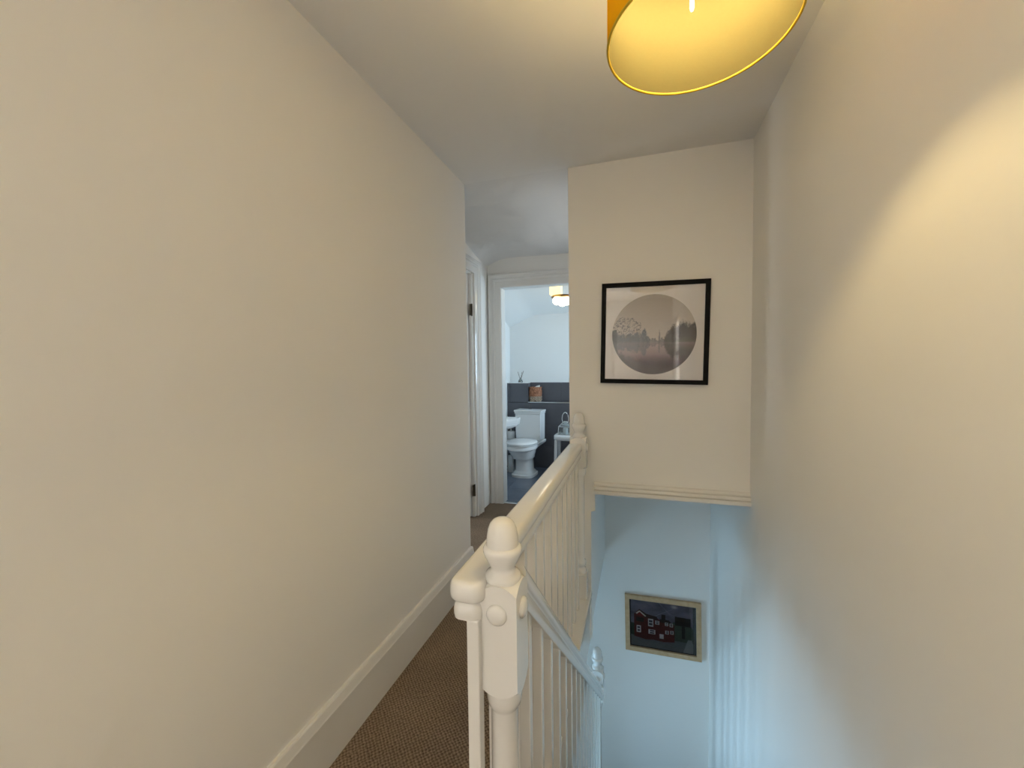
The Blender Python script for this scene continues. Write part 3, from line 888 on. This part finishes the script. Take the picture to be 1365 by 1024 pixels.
# -- house painting
p2c = Vector((0.188, YFAR, -0.805))
p2 = thing('house_picture', 'pale oak frame with a painting of a dark red house', 'picture', p2c)
p2.rotation_euler = (0, R(-0.9), 0)
obj('frame', frame_mb(0.575, 0.467, 0.036, -0.026, -0.002), M['oak'], p2, loc=p2c, bevel=0.002)['label'] = 'pale oak frame'
obj('backing', MB().box(-0.255, 0.255, -0.008, -0.003, -0.201, 0.201), M['black'], p2, loc=p2c)
obj('glass_pane', MB().box(-0.2505, 0.2505, -0.016, -0.0148, -0.1965, 0.1965), M['picglass'], p2, loc=p2c)


def house(u, v):
    n1 = vnoise(u * 6, v * 9, 11); n2 = vnoise(u * 40, v * 40, 12)
    c = np.array([100, 98, 116]) * np.ones(u.shape + (3,)) + (n1[..., None] - 0.5) * 60
    def put(mask, col, amt=1.0, tex=16):
        nonlocal c
        m_ = (mask * amt)[..., None]
        c = c * (1 - m_) + (np.array(col) + (n2[..., None] - 0.5) * tex) * m_
    def poly(pts):
        inside = np.zeros(u.shape, bool)
        for i in range(len(pts)):
            (x0, y0), (x1, y1) = pts[i], pts[(i + 1) % len(pts)]
            cond = ((y0 > v) != (y1 > v)) & (u < (x1 - x0) * (v - y0) / (y1 - y0 + 1e-9) + x0)
            inside ^= cond
        return inside * 1.0
    def rect(a, b, c0, d): return ((u > a) & (u < b) & (v > c0) & (v < d)) * 1.0
    def line(x0, y0, x1, y1, w_):
        t = np.clip(((u - x0) * (x1 - x0) + (v - y0) * (y1 - y0)) / ((x1 - x0) ** 2 + (y1 - y0) ** 2), 0, 1)
        return (np.hypot(u - x0 - t * (x1 - x0), v - y0 - t * (y1 - y0)) < w_) * 1.0
    put(np.clip(1 - np.hypot((u - 0.68) / 0.07, (v - 0.93) / 0.05), 0, 1), (190, 190, 196), 0.9)
    put(np.clip(1 - np.hypot((u - 0.30) / 0.16, (v - 0.95) / 0.05), 0, 1), (140, 140, 152), 0.7)
    put(line(0.40, 0.70, 0.66, 0.88, 0.006), (130, 132, 148), 0.8); put(line(0.45, 0.98, 0.62, 0.76, 0.006), (130, 132, 148), 0.7)
    put(line(0.62, 0.78, 0.75, 0.70, 0.005), (120, 122, 138), 0.6)
    put(rect(0, 1, 0, 0.30), (92, 96, 102))
    put(poly([(0.62, 0.30), (0.66, 0.62), (0.90, 0.60), (1, 0.45), (1, 0.22), (0.66, 0.24)]), (58, 72, 62))
    put(poly([(0, 0.25), (0, 0.50), (0.08, 0.48), (0.08, 0.22)]), (34, 52, 46))
    put(poly([(0.80, 0), (0.88, 0.30), (0.93, 0.30), (0.99, 0)]), (128, 134, 136))
    # house
    put(poly([(0.07, 0.21), (0.07, 0.68), (0.155, 0.79), (0.26, 0.70), (0.42, 0.66), (0.46, 0.62), (0.60, 0.62), (0.68, 0.55), (0.68, 0.20), (0.52, 0.17), (0.36, 0.19), (0.25, 0.17)]), (78, 14, 18), 1, 26)
    put(poly([(0.08, 0.68), (0.155, 0.79), (0.26, 0.71), (0.42, 0.68), (0.44, 0.60), (0.27, 0.64)]), (44, 14, 20))
    put(poly([(0.10, 0.66), (0.155, 0.735), (0.235, 0.66)]), (112, 22, 20))
    put(poly([(0.46, 0.58), (0.46, 0.64), (0.60, 0.64), (0.67, 0.55)]), (34, 12, 20))
    put(rect(0.49, 0.55, 0.62, 0.74), (26, 14, 22))
    put(line(0.11, 0.70, 0.155, 0.75, 0.012), (196, 190, 186)); put(line(0.155, 0.75, 0.245, 0.66, 0.010), (196, 190, 186))
    put(rect(0.10, 0.22, 0.53, 0.62), (24, 12, 18))
    for a, b, c0, d in ((0.105, 0.175, 0.30, 0.45), (0.285, 0.365, 0.46, 0.62), (0.455, 0.52, 0.235, 0.33), (0.395, 0.455, 0.52, 0.60), (0.54, 0.59, 0.52, 0.585), (0.61, 0.66, 0.51, 0.58), (0.545, 0.60, 0.345, 0.42), (0.62, 0.67, 0.36, 0.43), (0.29, 0.395, 0.30, 0.40)):
        put(rect(a, b, c0, d), (186, 182, 186))
        if (a, b) != (0.455, 0.52):
            w_ = (b - a); h_ = (d - c0)
            put(rect(a + w_ * 0.18, b - w_ * 0.18, c0 + h_ * 0.16, c0 + h_ * 0.44), (60, 52, 66)); put(rect(a + w_ * 0.18, b - w_ * 0.18, c0 + h_ * 0.56, c0 + h_ * 0.84), (60, 52, 66))
    # dark sign on its post
    put(poly([(0.69, 0.56), (0.69, 0.74), (0.92, 0.73), (0.92, 0.56)]), (14, 10, 16))
    put(rect(0.79, 0.835, 0.30, 0.57), (16, 14, 20))
    put(((u < 0.02) | (u > 0.985) | (v < 0.02) | (v > 0.98)) * 1.0, (14, 16, 22))
    put((u > 0.95) * 1.0, (22, 34, 36), 0.8)
    return np.clip(c * 1.12, 0, 255)


nu, nvv = 240, 180
P, UV, faces = [], [], []
for j in range(nvv + 1):
    for i in range(nu + 1):
        u, vv = i / nu, j / nvv
        UV.append((u, vv)); P.append(((u - 0.5) * 0.503, -0.009, (vv - 0.5) * 0.395))
for j in range(nvv):
    for i in range(nu):
        a = j * (nu + 1) + i
        faces.append((a, a + 1, a + nu + 2, a + nu + 1))
UV = np.array(UV)
me = ink_mesh('painting', P, faces, house(UV[:, 0], UV[:, 1]))
obj('painting', me, None, p2, loc=p2c)['label'] = 'painting of a dark red house with white windows'

# ------------------------------------------------------------------ bathroom things
def ell(cx, cy, a, b, z, n=32, p=2.0, front=1.0):
    r = []
    for i in range(n):
        t = 2 * math.pi * i / n
        c, s_ = math.cos(t), math.sin(t)
        x = math.copysign(abs(c) ** (2 / p), c) * a
        y = math.copysign(abs(s_) ** (2 / p), s_) * b
        if y < 0: y *= front
        r.append((cx + x, cy + y, z))
    return r


TL = Vector((-1.275, 4.965, 0))
to = thing('toilet', 'white close coupled toilet against the dark tiles', 'toilet', TL)
to.rotation_euler = (0, 0, R(-4.5))
# local: back at y=0, front to -y
bowl = MB().loft([ell(0, -0.31, 0.140, 0.165, 0.0, p=3.4), ell(0, -0.31, 0.140, 0.165, 0.026, p=3.4), ell(0, -0.31, 0.134, 0.158, 0.030, p=3.2), ell(0, -0.31, 0.122, 0.145, 0.034, p=3.2), ell(0, -0.31, 0.120, 0.142, 0.052, p=3), ell(0, -0.31, 0.108, 0.126, 0.062, p=3), ell(0, -0.31, 0.102, 0.120, 0.075, p=2.8), ell(0, -0.315, 0.100, 0.122, 0.19, p=2.6), ell(0, -0.32, 0.104, 0.128, 0.215, p=2.4), ell(0, -0.35, 0.128, 0.165, 0.226, p=2.2), ell(0, -0.355, 0.132, 0.170, 0.250, p=2.2), ell(0, -0.385, 0.155, 0.200, 0.31, p=2.1), ell(0, -0.39, 0.160, 0.206, 0.335, p=2.1), ell(0, -0.40, 0.180, 0.225, 0.345, p=2.1), ell(0, -0.40, 0.182, 0.227, 0.370, p=2.1), ell(0, -0.40, 0.174, 0.218, 0.385, p=2.1)])
obj('bowl', bowl, M['ceramic'], to, loc=TL, smooth=True)
obj('bowl_shelf', MB().loft([[(-0.10, -0.28, 0.30), (0.10, -0.28, 0.30), (0.10, -0.01, 0.30), (-0.10, -0.01, 0.30)], [(-0.165, -0.30, 0.345), (0.165, -0.30, 0.345), (0.175, -0.005, 0.36), (-0.175, -0.005, 0.36)], [(-0.165, -0.30, 0.385), (0.165, -0.30, 0.385), (0.18, -0.005, 0.395), (-0.18, -0.005, 0.395)]]), M['ceramic'], to, loc=TL, bevel=0.006)
seat = MB().loft([ell(0, -0.41, 0.180, 0.222, 0.388, p=2.1), ell(0, -0.41, 0.184, 0.226, 0.394, p=2.1), ell(0, -0.41, 0.182, 0.224, 0.404, p=2.1)])
obj('seat', seat, M['ceramic'], to, loc=TL, smooth=True)
lid = MB().loft([ell(0, -0.41, 0.178, 0.220, 0.406, p=2.1), ell(0, -0.41, 0.184, 0.226, 0.411, p=2.1), ell(0, -0.41, 0.183, 0.225, 0.420, p=2.1), ell(0, -0.41, 0.172, 0.213, 0.428, p=2.1), ell(0, -0.41, 0.10, 0.13, 0.432, p=2.1), ell(0, -0.41, 0.01, 0.01, 0.433, p=2)])
obj('lid', lid, M['ceramic'], to, loc=TL, smooth=True)
ci = MB().loft([[(-0.160, -0.185, 0.396), (0.160, -0.185, 0.396), (0.160, -0.005, 0.396), (-0.160, -0.005, 0.396)], [(-0.165, -0.195, 0.72), (0.165, -0.195, 0.72), (0.165, -0.005, 0.72), (-0.165, -0.005, 0.72)]])
obj('cistern', ci, M['ceramic'], to, loc=TL, bevel=0.008)
cli = MB().box(-0.171, 0.171, -0.201, -0.002, 0.720, 0.745).box(-0.177, 0.177, -0.208, 0.0, 0.745, 0.765)
obj('cistern_lid', cli, M['ceramic'], to, loc=TL, bevel=0.005)
obj('flush_button', MB().lathe([(0.022, 0.765), (0.022, 0.771), (0.018, 0.773)], 0, -0.10, 20), M['chrome'], to, loc=TL, smooth=True)

# basin with slanting front, on a pedestal
bs = thing('wash_basin', 'white angular wash basin beside the bathroom wall', 'basin', (-1.5, 4.2, 0))
def inset(poly, d):
    c = Vector((sum(p[0] for p in poly) / len(poly), sum(p[1] for p in poly) / len(poly)))
    return [tuple(c + (Vector(p) - c) * d) for p in poly]
bp_ = [(-1.64, 3.88), (-1.50, 3.92), (-1.285, 4.34), (-1.285, 4.43), (-1.31, 4.455), (-1.64, 4.455)]
lv = [(0.86, 0.630), (0.96, 0.650), (0.965, 0.668), (0.985, 0.672), (0.985, 0.686), (1.0, 0.692), (1.0, 0.716), (0.985, 0.722), (0.86, 0.720), (0.80, 0.70), (0.70, 0.62), (0.3, 0.60)]
obj('basin_bowl', MB().loft([[(max(a, -1.639), b, z) for a, b in inset(bp_, d)] for d, z in lv]), M['ceramic'], bs, base=(-1.5, 4.2, 0.65))
obj('pedestal', MB().lathe([(0.10, 0), (0.10, 0.03), (0.07, 0.06), (0.065, 0.5), (0.09, 0.61), (0.10, 0.632)], -1.53, 4.2, 24), M['ceramic'], bs, base=(-1.53, 4.2, 0), smooth=True)
obj('tap', MB().tube([(-1.60, 4.2, 0.71), (-1.60, 4.2, 0.80), (-1.58, 4.2, 0.82), (-1.50, 4.2, 0.81), (-1.49, 4.2, 0.79)], 0.011), M['chrome'], bs, base=(-1.6, 4.2, 0.71), smooth=True)

# toilet roll stand and brush pot
rs_ = thing('toilet_roll_stand', 'slim stand with a white paper roll between basin and toilet', 'roll holder', (-1.545, 4.90, 0))
obj('base', MB().lathe([(0.07, 0), (0.07, 0.010), (0.06, 0.014), (0.006, 0.016)], -1.545, 4.90, 28), M['chrome'], rs_, base=(-1.545, 4.90, 0), smooth=True)
obj('pole', MB().tube([(-1.545, 4.90, 0.012), (-1.545, 4.90, 0.52)], 0.006), M['chrome'], rs_, base=(-1.545, 4.90, 0.012), smooth=True)
for z0 in (0.375, 0.262):
    obj('paper_roll', MB().lathe([(0.018, z0), (0.050, z0), (0.052, z0 + 0.003), (0.052, z0 + 0.100), (0.050, z0 + 0.103), (0.018, z0 + 0.103)], -1.545, 4.90, 28), M['paper'], rs_, base=(-1.545, 4.90, z0), smooth=True)
tbx, tby = -1.505, 4.76
tb = thing('toilet_brush', 'pale tapering toilet brush pot on the dark floor', 'toilet brush', (tbx, tby, 0))
obj('pot', MB().lathe([(0.048, 0), (0.049, 0.006), (0.040, 0.11), (0.036, 0.20), (0.032, 0.20), (0.03, 0.19)], tbx, tby, 28), M['plastic'], tb, base=(tbx, tby, 0), smooth=True)
obj('handle', MB().tube([(tbx, tby, 0.15), (tbx, tby, 0.30)], 0.007).lathe([(0.010, 0.30), (0.012, 0.31), (0.004, 0.322)], tbx, tby, 12), M['chrome'], tb, base=(tbx, tby, 0.2), smooth=True)

# basket on the tiled ledge
bk = thing('woven_basket', 'brown and cream woven basket on the tiled ledge', 'basket', (-1.275, 5.115, 0.843))
bx, by = -1.275, 5.115
def band(prof, m_, nm):
    return obj(nm, MB().lathe(prof, bx, by, 36, cap=False, sy=0.72), m_, bk, base=(bx, by, 0.843), smooth=True)
band([(0.0, 0.845), (0.074, 0.845), (0.080, 0.86), (0.084, 0.915)], M['basket_pale'], 'basket_base')
band([(0.084, 0.915), (0.086, 0.96), (0.082, 1.02), (0.080, 1.035), (0.074, 1.035), (0.074, 0.93), (0.0, 0.93)], M['basket'], 'basket_body')
for k, z in enumerate((0.875, 0.905, 0.945, 0.985, 1.03)):
    rg = []
    for i in range(37):
        a = 2 * math.pi * i / 36
        q = 0.086
        rg.append((bx + q * math.cos(a), by + 0.72 * q * math.sin(a), z + 0.003 * math.sin(18 * a)))
    obj('weave_band', MB().tube(rg, 0.006, 6), M['basket'] if k > 1 else M['basket_pale'], bk, base=(bx, by, z), smooth=True)
cl_ = MB().loft([[(bx + dx, by + dy, z) for dx, dy in ((-0.005, -0.03), (0.06, -0.035), (0.055, 0.02), (0.0, 0.02))] for z in (0.96, 1.03)] + [[(bx + 0.02, by - 0.025, 1.048), (bx + 0.066, by - 0.03, 1.062), (bx + 0.06, by + 0.01, 1.058), (bx + 0.02, by + 0.01, 1.046)]])
tag(obj('folded_cloth', cl_, M['paper'], base=(bx, by, 0.96), bevel=0.004), 'white folded cloth poking out of the woven basket', 'cloth')

# reed diffuser
rd = thing('reed_diffuser', 'small glass reed diffuser on the tiled boxing', 'diffuser', (-1.475, 5.12, 1.094))
obj('bottle', MB().lathe([(0.028, 1.094), (0.030, 1.100), (0.024, 1.125), (0.012, 1.145), (0.011, 1.158), (0.014, 1.160)], -1.475, 5.12, 20), M['lampglass'], rd, base=(-1.475, 5.12, 1.094), smooth=True)
obj('oil', MB().lathe([(0.024, 1.097), (0.024, 1.102), (0.020, 1.118)], -1.475, 5.12, 20), M['reed'], rd, base=(-1.475, 5.12, 1.097), smooth=True)
for dx, dy, h in ((-0.036, 0.0, 0.125), (0.040, 0.01, 0.135), (0.026, -0.01, 0.12)):
    obj('reed', MB().tube([(-1.475 - dx * 0.2, 5.12, 1.10), (-1.475 + dx, 5.12 + dy, 1.11 + h)], 0.0028, 6), M['reed'], rd, base=(-1.475, 5.12, 1.10))

# white stool with glass lantern
sx, sy, sz = -0.765, 4.70, 0.500
so = thing('bathroom_stool', 'white round edged stool beside the toilet', 'stool', (sx, sy, 0))
obj('seat', MB().loft([ell(sx, sy, 0.165, 0.135, z, 36, 4) for z in (sz - 0.055,)] + [ell(sx, sy, 0.172, 0.142, z, 36, 4) for z in (sz - 0.047, sz - 0.008)] + [ell(sx, sy, 0.165, 0.135, sz, 36, 4)]), M['plastic'], so, base=(sx, sy, sz), smooth=True)
for dx in (-1, 1):
    for dy in (-1, 1):
        lg = MB().loft([[(sx + dx * 0.150 + a, sy + dy * 0.118 + b, 0) for a, b in ((-.014, -.014), (.014, -.014), (.014, .014), (-.014, .014))], [(sx + dx * 0.138 + a, sy + dy * 0.108 + b, sz - 0.053) for a, b in ((-.017, -.017), (.017, -.017), (.017, .017), (-.017, .017))]])
        obj('leg', lg, M['plastic'], so, base=(sx + dx * 0.15, sy + dy * 0.118, 0), bevel=0.003)
lx, ly = -0.808, 4.68
la = thing('glass_lantern', 'small chrome framed glass lantern standing on the white stool', 'lantern', (lx, ly, sz))
fr = MB()
wv = 0.075
for dx in (-1, 1):
    for dy in (-1, 1):
        fr.tube([(lx + dx * wv, ly + dy * wv, sz), (lx + dx * wv * 0.9, ly + dy * wv * 0.9, sz + 0.10), (lx + dx * wv * 0.35, ly + dy * wv * 0.35, sz + 0.150)], 0.0055, 8)
for z, q in ((sz + 0.006, 1.0), (sz + 0.10, 0.9), (sz + 0.150, 0.35)):
    c4 = [(lx + a * wv * q, ly + b * wv * q, z) for a, b in ((-1, -1), (1, -1), (1, 1), (-1, 1))]
    for k in range(4): fr.tube([c4[k], c4[(k + 1) % 4]], 0.0055, 8)
obj('lantern_frame', fr, M['chrome'], la, base=(lx, ly, sz), smooth=True)
hp = [(lx + 0.038 * math.cos(t), ly, sz + 0.185 + 0.075 * math.sin(t)) for t in np.linspace(-0.9, math.pi + 0.9, 17)]
obj('carry_ring', MB().tube(hp, 0.006, 8), M['chrome'], la, base=(lx, ly, sz + 0.17), smooth=True)
gm = MB().loft([[(lx + a * wv * q * 0.94, ly + b * wv * q * 0.94, z) for a, b in ((-1, -1), (1, -1), (1, 1), (-1, 1))] for z, q in ((sz + 0.01, 1.0), (sz + 0.10, 0.9), (sz + 0.150, 0.35))], cap=False)
obj('glass_pane', gm, M['lampglass'], la, base=(lx, ly, sz))
ca = thing('pillar_candle', 'white pillar candle inside the glass lantern', 'candle', (lx, ly, sz + 0.006))
obj('wax', MB().lathe([(0.028, sz + 0.001), (0.028, sz + 0.075), (0.022, sz + 0.078), (0.004, sz + 0.074)], lx, ly, 20), M['plastic'], ca, base=(lx, ly, sz), smooth=True)
obj('wick', MB().tube([(lx, ly, sz + 0.072), (lx + 0.002, ly, sz + 0.088)], 0.0014, 6), M['black'], ca, base=(lx, ly, sz + 0.07))

# bathroom ceiling light: brass plate, amber glass box, bare globes
cx_, cy_ = -0.818, 4.40
zc_ = 2.30 - (4.40 - 4.25) * (0.322 / 0.95)
bl = thing('bathroom_ceiling_light', 'brass ceiling light with glowing globes and amber glass in the bathroom', 'ceiling light', (cx_, cy_, zc_))
obj('amber_shade', MB().box(cx_ - 0.095, cx_ + 0.025, cy_ - 0.06, cy_ + 0.06, 2.072, 2.195), M['amber'], bl, base=(cx_, cy_, 2.07), bevel=0.006)['label'] = 'square glowing amber glass shade'
obj('stem', MB().tube([(cx_ - 0.035, cy_, 2.19), (cx_ - 0.035, cy_, zc_ + 0.015)], 0.012), M['brass'], bl, base=(cx_, cy_, 2.19), smooth=True)
obj('plate', MB().lathe([(0.02, 2.072), (0.115, 2.062), (0.125, 2.052), (0.118, 2.044), (0.03, 2.040)], cx_ + 0.035, cy_, 36), M['brass'], bl, base=(cx_, cy_, 2.05), smooth=True)['label'] = 'round brass plate'
for dx, dy in ((-0.015, -0.06), (0.085, -0.01), (0.02, 0.07)):
    gp = [(0.045 * math.sin(t) + 1e-4, 2.004 + 0.045 * math.cos(t)) for t in np.linspace(0, math.pi, 14)]
    obj('globe', MB().lathe(gp, cx_ + dx, cy_ + dy, 24), M['globe'], bl, base=(cx_ + dx, cy_ + dy, 2.0), smooth=True)['label'] = 'glowing white globe'
